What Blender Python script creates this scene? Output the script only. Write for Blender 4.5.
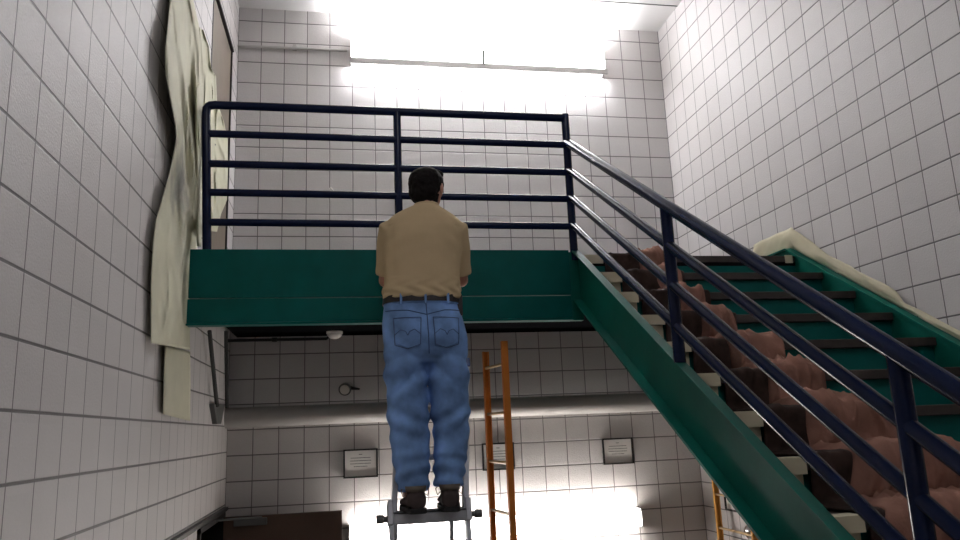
import bpy, bmesh, math, random
from mathutils import Vector, Matrix, noise
from mathutils.bvhtree import BVHTree
random.seed(7)
for o in list(bpy.data.objects): bpy.data.objects.remove(o, do_unlink=True)
G = 2.66            # eye height above the lower floor
W, D = 4.0, 6.394   # stairwell width, distance to the back wall
ROW0 = 3.872 + G    # height of a horizontal joint of the 20 cm block grid
scn = bpy.context.scene

# ------------------------------------------------------------------ camera
F_PX, YAW, PIT, ROLL = 752.0, 0.1844, 0.2085, -0.0412
cy_, sy_, cp_, sp_ = math.cos(YAW), math.sin(YAW), math.cos(PIT), math.sin(PIT)
fwd = Vector((sy_*cp_, cy_*cp_, sp_)); rgt = Vector((cy_, -sy_, 0)); upv = rgt.cross(fwd)
r2 = rgt*math.cos(ROLL) + upv*math.sin(ROLL); u2 = upv*math.cos(ROLL) - rgt*math.sin(ROLL)
CAM = Vector((0.912, 0.0, G))
cam = bpy.data.cameras.new('camera'); cam.sensor_width = 36; cam.lens = F_PX/960*36
cam.clip_start = 0.05
co = bpy.data.objects.new('camera', cam); scn.collection.objects.link(co)
co.matrix_world = Matrix(((r2.x, u2.x, -fwd.x, CAM.x), (r2.y, u2.y, -fwd.y, CAM.y), (r2.z, u2.z, -fwd.z, CAM.z), (0, 0, 0, 1)))
scn.camera = co
# ------------------------------------------------------------------ world and exposure
w = bpy.data.worlds.new('world'); scn.world = w; w.use_nodes = True
w.node_tree.nodes['Background'].inputs[0].default_value = (0.6, 0.62, 0.7, 1)
w.node_tree.nodes['Background'].inputs[1].default_value = 0.0
scn.view_settings.view_transform = 'Standard'; scn.view_settings.look = 'None'
scn.view_settings.gamma = 1.0; scn.view_settings.use_curve_mapping = False
scn.view_settings.exposure = 1.28
UPPER_POWER, LOWER_POWER, REAR_FILL_POWER = 44.0, 8.0, 9.0     # tubes behind the lenses; the last is the added rear fill
UPPER_FRONT, LOWER_FRONT = 8.5, 7.5
UPPER_DOWN = 17.0                          # front lenses

# ------------------------------------------------------------------ helpers
def ray(x, y): return r2*((x-480)/F_PX) - u2*((y-270)/F_PX) + fwd
def on(axis, c, x, y):
    d = ray(x, y); t = (c - CAM[axis])/d[axis]; return CAM + d*t
def new_mat(name, col, rough=0.6, metal=0.0, var=0.0, vscale=8.0, bump=0.0, bscale=60.0, spec=0.5, coat=0.0, detail=4.0):
    m = bpy.data.materials.new(name); m.use_nodes = True
    nt = m.node_tree; p = nt.nodes['Principled BSDF']
    p.inputs['Base Color'].default_value = (*col, 1); p.inputs['Roughness'].default_value = rough
    p.inputs['Metallic'].default_value = metal; p.inputs['Specular IOR Level'].default_value = spec
    p.inputs['Coat Weight'].default_value = coat
    tc = nt.nodes.new('ShaderNodeTexCoord')
    if var > 0:
        n = nt.nodes.new('ShaderNodeTexNoise'); n.inputs['Scale'].default_value = vscale; n.inputs['Detail'].default_value = detail
        nt.links.new(tc.outputs['Object'], n.inputs['Vector'])
        r = nt.nodes.new('ShaderNodeValToRGB')
        r.color_ramp.elements[0].position = 0.3; r.color_ramp.elements[1].position = 0.7
        r.color_ramp.elements[0].color = (*[c*(1-var) for c in col], 1)
        r.color_ramp.elements[1].color = (*[min(1, c*(1+var)) for c in col], 1)
        nt.links.new(n.outputs['Fac'], r.inputs['Fac']); nt.links.new(r.outputs['Color'], p.inputs['Base Color'])
    if bump > 0:
        n2 = nt.nodes.new('ShaderNodeTexNoise'); n2.inputs['Scale'].default_value = bscale; n2.inputs['Detail'].default_value = 3
        nt.links.new(tc.outputs['Object'], n2.inputs['Vector'])
        b = nt.nodes.new('ShaderNodeBump'); b.inputs['Strength'].default_value = bump; b.inputs['Distance'].default_value = 0.005
        nt.links.new(n2.outputs['Fac'], b.inputs['Height']); nt.links.new(b.outputs['Normal'], p.inputs['Normal'])
    return m
def emit_mat(name, col, s):
    m = bpy.data.materials.new(name); m.use_nodes = True; p = m.node_tree.nodes['Principled BSDF']
    p.inputs['Base Color'].default_value = (0.9, 0.9, 0.9, 1)
    p.inputs['Emission Color'].default_value = (*col, 1); p.inputs['Emission Strength'].default_value = s
    return m
def block_mat(name, axis, u0, dz=0.0, wide=1.0):
    """painted concrete block scored into 20 cm squares; axis = the horizontal world axis along the wall"""
    m = bpy.data.materials.new(name); m.use_nodes = True; nt = m.node_tree; p = nt.nodes['Principled BSDF']; L = nt.links.new
    geo = nt.nodes.new('ShaderNodeNewGeometry'); sep = nt.nodes.new('ShaderNodeSeparateXYZ'); L(geo.outputs['Position'], sep.inputs[0])
    def mt(op, a, b=None, c=None):
        n = nt.nodes.new('ShaderNodeMath'); n.operation = op
        for i, v in enumerate((a, b, c)):
            if v is None: continue
            if isinstance(v, (int, float)): n.inputs[i].default_value = v
            else: L(v, n.inputs[i])
        return n.outputs[0]
    def dist(s, off):
        q = mt('MULTIPLY', mt('SUBTRACT', s, off), 5.0)
        q = mt('FRACT', mt('ADD', q, 0.5)); return mt('MULTIPLY', mt('ABSOLUTE', mt('SUBTRACT', q, 0.5)), 0.2)
    du = dist(sep.outputs[axis], u0); dv = dist(sep.outputs['Z'], ROW0+dz)
    def mask(dd, wd):
        mr = nt.nodes.new('ShaderNodeMapRange'); mr.interpolation_type = 'SMOOTHSTEP'
        L(dd, mr.inputs['Value']); mr.inputs['From Min'].default_value = wd*0.55; mr.inputs['From Max'].default_value = wd*1.25
        mr.inputs['To Min'].default_value = 1; mr.inputs['To Max'].default_value = 0; return mr.outputs[0]
    msk = mt('MAXIMUM', mask(du, 0.0038 if wide == 1 else 0.0032), mask(dv, 0.0048*wide))
    # each block's own slight tone
    cu = mt('FLOOR', mt('MULTIPLY', mt('SUBTRACT', sep.outputs[axis], u0), 5.0)); cv = mt('FLOOR', mt('MULTIPLY', mt('SUBTRACT', sep.outputs['Z'], ROW0), 5.0))
    cmb = nt.nodes.new('ShaderNodeCombineXYZ'); L(cu, cmb.inputs[0]); L(cv, cmb.inputs[1])
    wn = nt.nodes.new('ShaderNodeTexWhiteNoise'); L(cmb.outputs[0], wn.inputs['Vector'])
    n1 = nt.nodes.new('ShaderNodeTexNoise'); n1.inputs['Scale'].default_value = 3.0; n1.inputs['Detail'].default_value = 6; L(geo.outputs['Position'], n1.inputs['Vector'])
    n2 = nt.nodes.new('ShaderNodeTexNoise'); n2.inputs['Scale'].default_value = 110.0; n2.inputs['Detail'].default_value = 3; L(geo.outputs['Position'], n2.inputs['Vector'])
    val = mt('ADD', mt('MULTIPLY', wn.outputs['Value'], 0.05), mt('MULTIPLY', n1.outputs['Fac'], 0.12))
    val = mt('ADD', val, mt('MULTIPLY', n2.outputs['Fac'], 0.14)); val = mt('ADD', val, 0.80)
    base = nt.nodes.new('ShaderNodeMix'); base.data_type = 'RGBA'; base.blend_type = 'MULTIPLY'; base.inputs['Factor'].default_value = 1
    base.inputs['A'].default_value = (*WALL_RGB, 1)
    c3 = nt.nodes.new('ShaderNodeCombineColor'); [L(val, c3.inputs[i]) for i in range(3)]; L(c3.outputs[0], base.inputs['B'])
    mix = nt.nodes.new('ShaderNodeMix'); mix.data_type = 'RGBA'; L(msk, mix.inputs['Factor']); L(base.outputs['Result'], mix.inputs['A'])
    mix.inputs['B'].default_value = (0.15, 0.14, 0.14, 1)
    L(mix.outputs['Result'], p.inputs['Base Color']); p.inputs['Roughness'].default_value = 0.55
    h = mt('SUBTRACT', mt('MULTIPLY', n2.outputs['Fac'], 0.55), mt('MULTIPLY', msk, 1.0))
    b = nt.nodes.new('ShaderNodeBump'); b.inputs['Strength'].default_value = 0.6; b.inputs['Distance'].default_value = 0.006
    L(h, b.inputs['Height']); L(b.outputs['Normal'], p.inputs['Normal'])
    return m
WALL_RGB = (0.67, 0.64, 0.632)

class MB:
    def __init__(s): s.v = []; s.f = []
    def add(s, vs, fs):
        k = len(s.v); s.v += [Vector(v) for v in vs]; s.f += [tuple(i+k for i in f) for f in fs]; return s
    def box(s, x0, x1, y0, y1, z0, z1):
        v = [(x, y, z) for z in (z0, z1) for y in (y0, y1) for x in (x0, x1)]
        return s.add(v, [(0, 2, 3, 1), (4, 5, 7, 6), (0, 1, 5, 4), (2, 6, 7, 3), (0, 4, 6, 2), (1, 3, 7, 5)])
    def obox(s, c, ax, ay, az):      # oriented box: centre and three half-axis vectors
        c, ax, ay, az = map(Vector, (c, ax, ay, az))
        v = [c+ax*i+ay*j+az*k for k in (-1, 1) for j in (-1, 1) for i in (-1, 1)]
        return s.add(v, [(0, 2, 3, 1), (4, 5, 7, 6), (0, 1, 5, 4), (2, 6, 7, 3), (0, 4, 6, 2), (1, 3, 7, 5)])
    def prism(s, poly, axis, a0, a1):  # polygon of 2-tuples in the two other axes
        def mk(p, a):
            q = list(p); q.insert(axis, a); return tuple(q)
        n = len(poly); v = [mk(p, a0) for p in poly] + [mk(p, a1) for p in poly]
        f = [tuple(range(n))[::-1], tuple(range(n, 2*n))] + [(i, (i+1) % n, (i+1) % n+n, i+n) for i in range(n)]
        return s.add(v, f)
    def tube(s, pts, rad, seg=14, caps=True, ell=None):
        pts = [Vector(p) for p in pts]; n = len(pts)
        if not isinstance(rad, (list, tuple)): rad = [rad]*n
        t0 = (pts[1]-pts[0]).normalized(); ref = Vector((0, 0, 1)) if abs(t0.z) < 0.9 else Vector((0, 1, 0))
        a = t0.cross(ref).normalized(); vs = []; fs = []
        for i, p in enumerate(pts):
            t = (pts[min(i+1, n-1)]-pts[max(i-1, 0)]).normalized()
            a = (a - t*a.dot(t)).normalized(); b = t.cross(a); sc = 1.0
            if 0 < i < n-1:
                d1 = (pts[i]-pts[i-1]).normalized(); d2 = (pts[i+1]-pts[i]).normalized(); c = max(0.5, math.sqrt(max(0, (1+d1.dot(d2))/2)))
            for k in range(seg):
                th = 2*math.pi*k/seg
                ra, rb = (rad[i], rad[i]) if not isinstance(rad[i], tuple) else rad[i]
                vs.append(p + a*math.cos(th)*ra + b*math.sin(th)*rb)
        for i in range(n-1):
            for k in range(seg):
                fs.append((i*seg+k, i*seg+(k+1) % seg, (i+1)*seg+(k+1) % seg, (i+1)*seg+k))
        if caps: fs += [tuple(range(seg))[::-1], tuple(range((n-1)*seg, n*seg))]
        return s.add(vs, fs)
    def rings(s, rs, seg=28):       # rs: (cx, cy, z, rx, ry[, power]) horizontal superellipse rings
        vs = []; fs = []; n = len(rs)
        for r in rs:
            cx, cy, z, rx, ry = r[:5]; pw = r[5] if len(r) > 5 else 2.0
            for k in range(seg):
                th = 2*math.pi*k/seg; c, q = math.cos(th), math.sin(th)
                vs.append((cx+rx*math.copysign(abs(c)**(2/pw), c), cy+ry*math.copysign(abs(q)**(2/pw), q), z))
        for i in range(n-1):
            for k in range(seg): fs.append((i*seg+k, i*seg+(k+1) % seg, (i+1)*seg+(k+1) % seg, (i+1)*seg+k))
        fs += [tuple(range(seg))[::-1], tuple(range((n-1)*seg, n*seg))]
        return s.add(vs, fs)
    def ell(s, c, rx, ry, rz, seg=20, M=None):
        vs = []; fs = []; c = Vector(c); nr = seg//2
        for i in range(1, nr):
            ph = math.pi*i/nr
            for k in range(seg):
                th = 2*math.pi*k/seg; v = Vector((rx*math.sin(ph)*math.cos(th), ry*math.sin(ph)*math.sin(th), rz*math.cos(ph)))
                vs.append(c + (M @ v if M else v))
        vs += [c + (M @ Vector((0, 0, rz)) if M else Vector((0, 0, rz))), c - (M @ Vector((0, 0, rz)) if M else Vector((0, 0, rz)))]
        for i in range(nr-2):
            for k in range(seg): fs.append((i*seg+k, (i+1)*seg+k, (i+1)*seg+(k+1) % seg, i*seg+(k+1) % seg))
        a, b = len(vs)-2, len(vs)-1
        for k in range(seg):
            fs.append((a, k, (k+1) % seg)); fs.append((b, (nr-2)*seg+(k+1) % seg, (nr-2)*seg+k))
        return s.add(vs, fs)
    def grid(s, fn, nu, nv):
        vs = [fn(i/(nu-1), j/(nv-1)) for j in range(nv) for i in range(nu)]
        return s.add(vs, [(j*nu+i, j*nu+i+1, (j+1)*nu+i+1, (j+1)*nu+i) for j in range(nv-1) for i in range(nu-1)])
    def raw(s):
        me = bpy.data.meshes.new('tmp'); me.from_pydata([tuple(v) for v in s.v], [], s.f); me.update(); return me
def origin(o):
    L = Vector((0, 0, 0))
    while o: L += o.location; o = o.parent
    return L
def finish(me, smooth):
    bm = bmesh.new(); bm.from_mesh(me); bmesh.ops.recalc_face_normals(bm, faces=bm.faces); bm.to_mesh(me); bm.free()
    if smooth is True: me.shade_smooth()
    elif smooth:
        bm = bmesh.new(); bm.from_mesh(me)
        for f in bm.faces: f.smooth = True
        for e in bm.edges:
            if len(e.link_faces) == 2 and e.calc_face_angle(0) > math.radians(smooth): e.smooth = False
        bm.to_mesh(me); bm.free()
def obj(name, mb, mat, parent=None, smooth=35, bevel=0, thick=0, label=None):
    me = mb.raw() if isinstance(mb, MB) else mb
    if parent is not None: off = origin(parent)
    else:
        xs = [v.co for v in me.vertices]
        off = Vector(((min(c.x for c in xs)+max(c.x for c in xs))/2, (min(c.y for c in xs)+max(c.y for c in xs))/2, min(c.z for c in xs)))
    me.transform(Matrix.Translation(-off)); me.name = name
    finish(me, smooth); me.materials.append(mat)
    o = bpy.data.objects.new(name, me); scn.collection.objects.link(o)
    if parent is not None: o.parent = parent
    else: o.location = off
    if thick:
        s = o.modifiers.new('s', 'SOLIDIFY'); s.thickness = thick; s.offset = 0
    if bevel:
        b = o.modifiers.new('b', 'BEVEL'); b.width = bevel; b.segments = 2; b.limit_method = 'ANGLE'; b.harden_normals = False
    if label: o['label'] = label
    return o
def tag(o, label, cat, group=None):
    o['label'] = label; o['category'] = cat
    if group: o['group'] = group
    return o
def thing(name, label, cat, loc, group=None):
    o = bpy.data.objects.new(name, None); o.empty_display_size = 0.05; scn.collection.objects.link(o); o.location = loc
    return tag(o, label, cat, group)
def struct(name, mb, mat, parent=None, **k):
    o = obj(name, mb, mat, parent, **k)
    if parent is None: o['kind'] = 'structure'
    return o
def remeshed(mb, vox, it=6, disp=None):
    """weld overlapping closed forms into one continuous skin"""
    me = mb.raw(); finish(me, None); o = bpy.data.objects.new('tmp', me); scn.collection.objects.link(o)
    m = o.modifiers.new('r', 'REMESH'); m.mode = 'VOXEL'; m.voxel_size = vox
    s = o.modifiers.new('s', 'SMOOTH'); s.iterations = it; s.factor = 0.5
    dg = bpy.context.evaluated_depsgraph_get(); out = bpy.data.meshes.new_from_object(o.evaluated_get(dg))
    bpy.data.objects.remove(o, do_unlink=True)
    if disp:
        for v, n in [(v, v.normal.copy()) for v in out.vertices]: v.co += n*disp(v.co)
        out.update()
    return out

# ------------------------------------------------------------------ materials
M_back = block_mat('painted_block_back', 'X', 0.0)
M_right = block_mat('painted_block_right', 'Y', 3.187)
M_left = block_mat('painted_block_left', 'Y', 2.136, 0.031, 1.15)
M_ceil = new_mat('ceiling_paint', (0.80, 0.78, 0.76), 0.8, var=0.02, vscale=3)
M_floor = new_mat('floor_tile', (0.22, 0.20, 0.18), 0.5, var=0.15, vscale=12)
M_green = new_mat('green_gloss_paint', (0.001, 0.100, 0.088), 0.38, spec=0.12, var=0.12, vscale=5, bump=0.08, bscale=30)
M_green2 = new_mat('green_stringer_paint', (0.004, 0.115, 0.085), 0.42, spec=0.15, var=0.14, vscale=4, bump=0.10, bscale=25)
M_navy = new_mat('navy_rail_paint', (0.004, 0.010, 0.040), 0.20, var=0.1, vscale=9, spec=0.20)
M_rubber = new_mat('dark_tread_rubber', (0.030, 0.022, 0.018), 0.6, var=0.25, vscale=20)
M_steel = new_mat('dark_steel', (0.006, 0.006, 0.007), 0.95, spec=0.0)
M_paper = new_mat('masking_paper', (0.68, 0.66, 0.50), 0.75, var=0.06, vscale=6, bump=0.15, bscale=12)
M_tape = new_mat('cream_paper', (0.56, 0.51, 0.36), 0.75, var=0.05, vscale=10)
M_kraft = new_mat('tan_door_paint', (0.20, 0.160, 0.122), 0.6, var=0.05)
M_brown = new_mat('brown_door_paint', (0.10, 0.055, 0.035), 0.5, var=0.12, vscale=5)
M_blanket = new_mat('brown_blanket', (0.26, 0.135, 0.10), 0.95, var=0.25, vscale=7, bump=0.4, bscale=120, spec=0.1)
M_darklayer = new_mat('dark_layer', (0.034, 0.020, 0.016), 0.9, var=0.5, vscale=14, bump=0.4, bscale=40, spec=0.15)
M_grey = new_mat('grey_pipe_paint', (0.50, 0.48, 0.46), 0.5, var=0.05)
M_gal = new_mat('grey_conduit', (0.13, 0.13, 0.125), 0.5, metal=0.3)
M_lamp = new_mat('white_enamel', (0.75, 0.73, 0.72), 0.4)
M_black = new_mat('black_plastic', (0.012, 0.010, 0.010), 0.4)
M_white = new_mat('white_plastic', (0.75, 0.73, 0.68), 0.5)
M_sheet = new_mat('printed_sheet', (0.85, 0.83, 0.80), 0.7)
M_ink = new_mat('grey_ink', (0.26, 0.25, 0.25), 0.8, var=0.5, vscale=55)
M_alu = new_mat('brushed_aluminium', (0.55, 0.56, 0.60), 0.45, metal=0.35, var=0.1, vscale=20)
M_blue = new_mat('blue_plastic', (0.02, 0.05, 0.16), 0.4)
M_orange = new_mat('orange_fibreglass', (0.70, 0.21, 0.03), 0.45, var=0.08)
M_yellow = new_mat('yellow_fibreglass', (0.72, 0.33, 0.04), 0.45)
M_rod = new_mat('dark_rod', (0.05, 0.05, 0.048), 0.8)
M_chrome = new_mat('chrome', (0.7, 0.7, 0.7), 0.15, metal=1)
M_skin = new_mat('skin', (0.42, 0.20, 0.14), 0.5, var=0.06, vscale=30)
M_hair = new_mat('dark_hair', (0.008, 0.006, 0.006), 0.7, var=0.4, vscale=60, bump=0.5, bscale=120, spec=0.12)
M_shirt = new_mat('tan_knit', (0.56, 0.43, 0.26), 0.9, var=0.05, vscale=8, bump=0.15, bscale=300, spec=0.15)
M_denim = new_mat('faded_denim', (0.19, 0.33, 0.62), 0.9, var=0.42, vscale=7, bump=0.25, bscale=260, spec=0.15)
M_denimd = new_mat('denim_seam', (0.05, 0.09, 0.20), 0.9)
M_stitch = new_mat('stitching', (0.07, 0.11, 0.22), 0.8)
M_leather = new_mat('dark_belt_leather', (0.016, 0.011, 0.012), 0.45)
M_boot = new_mat('brown_suede', (0.055, 0.036, 0.034), 0.8, var=0.2, vscale=20)
M_lining = new_mat('taupe_lining', (0.14, 0.115, 0.09), 0.9)
M_sole = new_mat('black_rubber', (0.010, 0.009, 0.010), 0.7)
M_lace = new_mat('tan_lace', (0.20, 0.16, 0.11), 0.8)
M_eye = new_mat('eye_white', (0.7, 0.68, 0.65), 0.3)
M_up = emit_mat('upper_tube_glow', (0.96, 0.97, 1.0), UPPER_POWER)
M_lo = emit_mat('lower_tube_glow', (1.0, 0.94, 0.88), LOWER_POWER)
M_upd = emit_mat('upper_lower_tube_glow', (0.96, 0.97, 1.0), UPPER_DOWN)
M_upf = emit_mat('upper_lens_glow', (0.96, 0.97, 1.0), UPPER_FRONT)
M_lof = emit_mat('lower_lens_glow', (1.0, 0.95, 0.90), LOWER_FRONT)
M_fill = emit_mat('rear_fill_glow', (0.95, 0.96, 1.0), REAR_FILL_POWER)

# ------------------------------------------------------------------ the shell
Y0, ZC = -1.30, 3.80+G
def zr(z): return z+G
LAND_Y = 4.50
b = MB(); b.box(-0.2, W+0.2, D, D+0.2, 0, ZC); struct('wall_back', b, M_back, smooth=None)
b = MB(); b.box(W, W+0.2, Y0, D, 0, ZC); struct('wall_right', b, M_right, smooth=None)
DU = (5.13, 6.08, zr(1.065), zr(3.215))      # upper doorway in the left wall
DL = (5.24, 6.30, 0.0, zr(-0.545))           # lower doorway
b = MB()
b.box(-0.2, 0, Y0, DU[0], DL[3], ZC); b.box(-0.2, 0, DU[0], DU[1], DU[3], ZC); b.box(-0.2, 0, DU[0], DU[1], DL[3], DU[2]); b.box(-0.2, 0, DU[1], D, DL[3], ZC)
b.box(-0.2, 0, Y0, DL[0], 0, DL[3]); b.box(-0.2, 0, DL[1], D, 0, DL[3])
struct('wall_left', b, M_left, smooth=None)
b = MB(); b.box(-0.2, W+0.2, Y0-0.2, Y0, 0, ZC); struct('wall_rear', b, M_back, smooth=None)
b = MB(); b.box(-2.0, W+0.2, Y0-0.2, D+0.2, -0.1, 0); struct('floor', b, M_floor, smooth=None)
b = MB(); b.box(-0.2, W+0.2, Y0-0.2, D+0.2, ZC, ZC+0.15); struct('ceiling', b, M_ceil, smooth=None)
b = MB(); b.box(0.0, W, 5.925, 5.931, ZC-0.006, ZC); b.box(2.95, 2.956, Y0, 5.925, ZC-0.006, ZC); struct('trim_1', b, M_gal, smooth=None)
b = MB(); b.box(0, W, Y0, 0.33, zr(-1.545)-0.2, zr(-1.545)); struct('floor_mid_landing', b, M_floor, smooth=None)
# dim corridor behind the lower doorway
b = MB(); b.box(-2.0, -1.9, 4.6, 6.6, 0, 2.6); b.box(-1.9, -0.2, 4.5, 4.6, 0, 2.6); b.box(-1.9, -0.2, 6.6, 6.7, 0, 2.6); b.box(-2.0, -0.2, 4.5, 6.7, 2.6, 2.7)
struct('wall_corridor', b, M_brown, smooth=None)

# upper door on the landing
dr = bpy.data.objects.new('door_1', None); scn.collection.objects.link(dr); dr.location = (-0.1, 5.6, DU[2]); dr['kind'] = 'structure'
b = MB(); b.box(-0.055, -0.010, DU[0]+0.014, DU[1]-0.014, DU[2]+0.008, DU[3]-0.02); obj('door_leaf', b, M_kraft, dr)
b = MB()
for a in ((DU[0], DU[0]+0.014), (DU[1]-0.014, DU[1])): b.box(-0.2, 0.004, a[0], a[1], DU[2], DU[3])
b.box(-0.2, 0.014, DU[0], DU[1], DU[3]-0.022, DU[3]); obj('door_frame', b, M_black, dr)
b = MB(); b.tube([(-0.045, 5.22, DU[2]+1.0), (0.0, 5.22, DU[2]+1.0), (0.01, 5.32, DU[2]+1.0)], 0.010); obj('door_handle', b, M_chrome, dr)
# lower door, standing open against the back wall
dr = bpy.data.objects.new('door_2', None); scn.collection.objects.link(dr); dr.location = (0.0, 6.24, 0); dr['kind'] = 'structure'
b = MB(); b.box(0.02, 0.90, 6.20, 6.245, 0.01, zr(-0.575)); obj('door_leaf', b, M_brown, dr, bevel=0.002)
b = MB()
for a in ((DL[0], DL[0]+0.035), (DL[1]-0.035, DL[1])): b.box(-0.2, 0.02, a[0], a[1], 0, DL[3])
b.box(-0.2, 0.02, DL[0], DL[1], DL[3]-0.035, DL[3]); obj('door_frame', b, M_black, dr)
b = MB(); b.box(0.10, 0.34, 6.150, 6.20, zr(-0.640), zr(-0.590)); obj('door_closer', b, M_gal, dr, bevel=0.004)
b = MB(); b.tube([(0.30, 6.17, zr(-0.585)), (0.16, 5.98, zr(-0.568)), (0.01, 5.86, zr(-0.562))], 0.008, 8); obj('closer_arm', b, M_gal, dr)
b = MB(); b.tube([(0.83, 6.20, 1.0), (0.83, 6.15, 1.0), (0.73, 6.14, 1.0)], 0.010); obj('door_handle', b, M_chrome, dr)

# ------------------------------------------------------------------ landing
DK = zr(1.065)
ld = thing('stair_landing', 'dark green steel landing with a deep two-step fascia, above the open floor', 'landing', (1.2, LAND_Y, zr(0.65)))
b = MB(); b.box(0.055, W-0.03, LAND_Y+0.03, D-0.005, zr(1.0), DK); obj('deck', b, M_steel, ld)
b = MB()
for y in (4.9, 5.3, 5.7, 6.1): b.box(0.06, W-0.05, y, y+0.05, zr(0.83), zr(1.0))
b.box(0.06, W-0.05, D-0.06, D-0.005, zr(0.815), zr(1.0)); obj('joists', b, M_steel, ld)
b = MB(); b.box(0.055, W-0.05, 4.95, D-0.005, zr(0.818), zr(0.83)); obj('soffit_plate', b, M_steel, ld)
b = MB(); b.box(0.035, 2.33, LAND_Y-0.012, LAND_Y+0.03, zr(0.805), zr(1.095)); obj('fascia_plate', b, M_green, ld, bevel=0.003)
b = MB(); b.prism([(LAND_Y-0.005, zr(0.80)), (LAND_Y-0.005, zr(0.662)), (LAND_Y-0.022, zr(0.655)), (LAND_Y-0.022, zr(0.645)), (LAND_Y+0.06, zr(0.645)), (LAND_Y+0.06, zr(0.655)), (LAND_Y+0.01, zr(0.662)), (LAND_Y+0.01, zr(0.80))], 0, 0.03, 2.33)
obj('channel_beam', b, M_green, ld, bevel=0.002)
b = MB(); b.box(2.33, 2.405, LAND_Y+0.0, LAND_Y+0.05, zr(0.645), zr(1.085)); obj('corner_plate', b, M_green2, ld, bevel=0.003)
b = MB(); b.box(2.405, W-0.06, LAND_Y+0.035, LAND_Y+0.08, zr(0.70), zr(1.0)); obj('rear_header', b, M_green, ld)

# ------------------------------------------------------------------ staircase
RUN, RISE, NY0 = 0.280, 0.174, 4.535
def nos(k): return NY0-RUN*k, DK-RISE*k
SL = RISE/RUN; cs = 1/math.hypot(1, SL); sn = SL*cs
st = thing('staircase', 'green steel stair flight with dark treads descending from the landing along the right wall', 'staircase', (3.2, 0.4, zr(-1.545)))
XN, XF = 2.36, 3.955
def topline(y, off=0.0): return zr(1.085) + SL*0.985*(y-4.5) + off
def band(x0, x1, a, bb, y0, y1, ycap=None):   # sloped slab between vertical offsets a<bb of the top line
    m = MB(); m.prism([(y0, topline(y0, a)), (y1, topline(y1, a)), (y1, topline(y1, bb)), (y0, topline(y0, bb))], 0, x0, x1); return m
YB = 0.36
m = band(2.392, 2.402, -0.300, 0, YB, LAND_Y); nst = obj('near_stringer', m, M_green2, st)
m = band(2.352, 2.402, -0.0, 0.012, YB, LAND_Y+0.02); obj('upper_flange', m, M_green2, nst)
m = band(2.340, 2.402, -0.315, -0.300, YB, LAND_Y-0.02); obj('lower_flange', m, M_green2, nst)
m = MB(); m.prism([(0.36, topline(0.36, -0.40)), (4.6, zr(1.085)-0.33), (5.1, zr(0.80)), (5.1, zr(1.13)), (4.60, zr(1.125)), (0.36, topline(0.36, -0.02))], 0, 3.935, 3.955)
fst = obj('wall_stringer', m, M_green2, st)
m = MB(); m.prism([(0.36, topline(0.36, -0.02)), (4.60, zr(1.125)), (5.1, zr(1.13)), (5.1, zr(1.14)), (4.6, zr(1.137)), (0.36, topline(0.36, -0.008))], 0, 3.915, 3.975); obj('upper_flange', m, M_green2, fst)
for k in range(0, 15):
    y, z = nos(k)
    if k > 0:
        m = MB(); m.box(2.404, 3.934, y+0.02, y+RUN+0.022, z-0.035, z); obj('tread', m, M_rubber, st)
    m = MB(); m.box(2.404, 3.934, y-0.008, y+0.05, z-0.042, z+0.003); obj('nosing', m, M_rubber, st, bevel=0.004)
    m = MB(); m.box(2.404, 3.934, y+0.022, y+0.030, z-RISE, z-0.03); obj('riser', m, M_green, st)

# ------------------------------------------------------------------ railing
rl = thing('guard_railing', 'navy blue pipe railing round the landing edge and down the stair', 'railing', (2.38, LAND_Y, zr(1.09)))
XP, XL, XM = 2.372, 0.125, 1.255
zs = [2.012, 1.820, 1.628, 1.447, 1.262]
def rail(nm, pts, r, seg=16): m = MB(); m.tube(pts, r, seg); obj(nm, m, M_navy, rl)
YR = LAND_Y+0.012
# outer frame with a tight rounded bend at the far corner
XT = XL-0.033
bend = [(XL, YR, zr(1.095))] + [(XT, YR, zr(1.95))] + [(XT+0.035-0.035*math.cos(a), YR, zr(1.975)+0.035*math.sin(a)) for a in (0.3, 0.8, 1.2)] + [(XT+0.05, YR, zr(zs[0]))] + [(XP, YR, zr(zs[0]-0.006))]
rail('top_rail', bend, 0.026)
for i, z in enumerate(zs[1:]): rail('rail', [(XL-0.033*(z-1.1)/0.9, YR, zr(z+0.004)), (XP, YR, zr(z-0.004))], 0.0225)
rail('post', [(XP, YR, zr(1.03)), (XP, YR, zr(zs[0]+0.018))], 0.026)
rail('post', [(XM, YR, zr(1.09)), (XM, YR, zr(zs[0]))], 0.025)
SR = 0.617
YE = 0.45
XS = 2.378
for i, z in enumerate((1.832, 1.640, 1.455, 1.268)):
    rail('handrail' if i == 0 else 'stair_rail', [(XP, YR-0.0, zr(z)), (XS, YR-0.06, zr(z-0.06*SR)), (XS, YE, zr(z-SR*(YR-YE)))], 0.0285 if i == 0 else 0.0235)
for y in (3.13, 1.80, 0.47):
    rail('post', [(XS, y, topline(y, 0.005)), (XS, y, zr(1.832-SR*(YR-y)))], 0.027)

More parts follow.
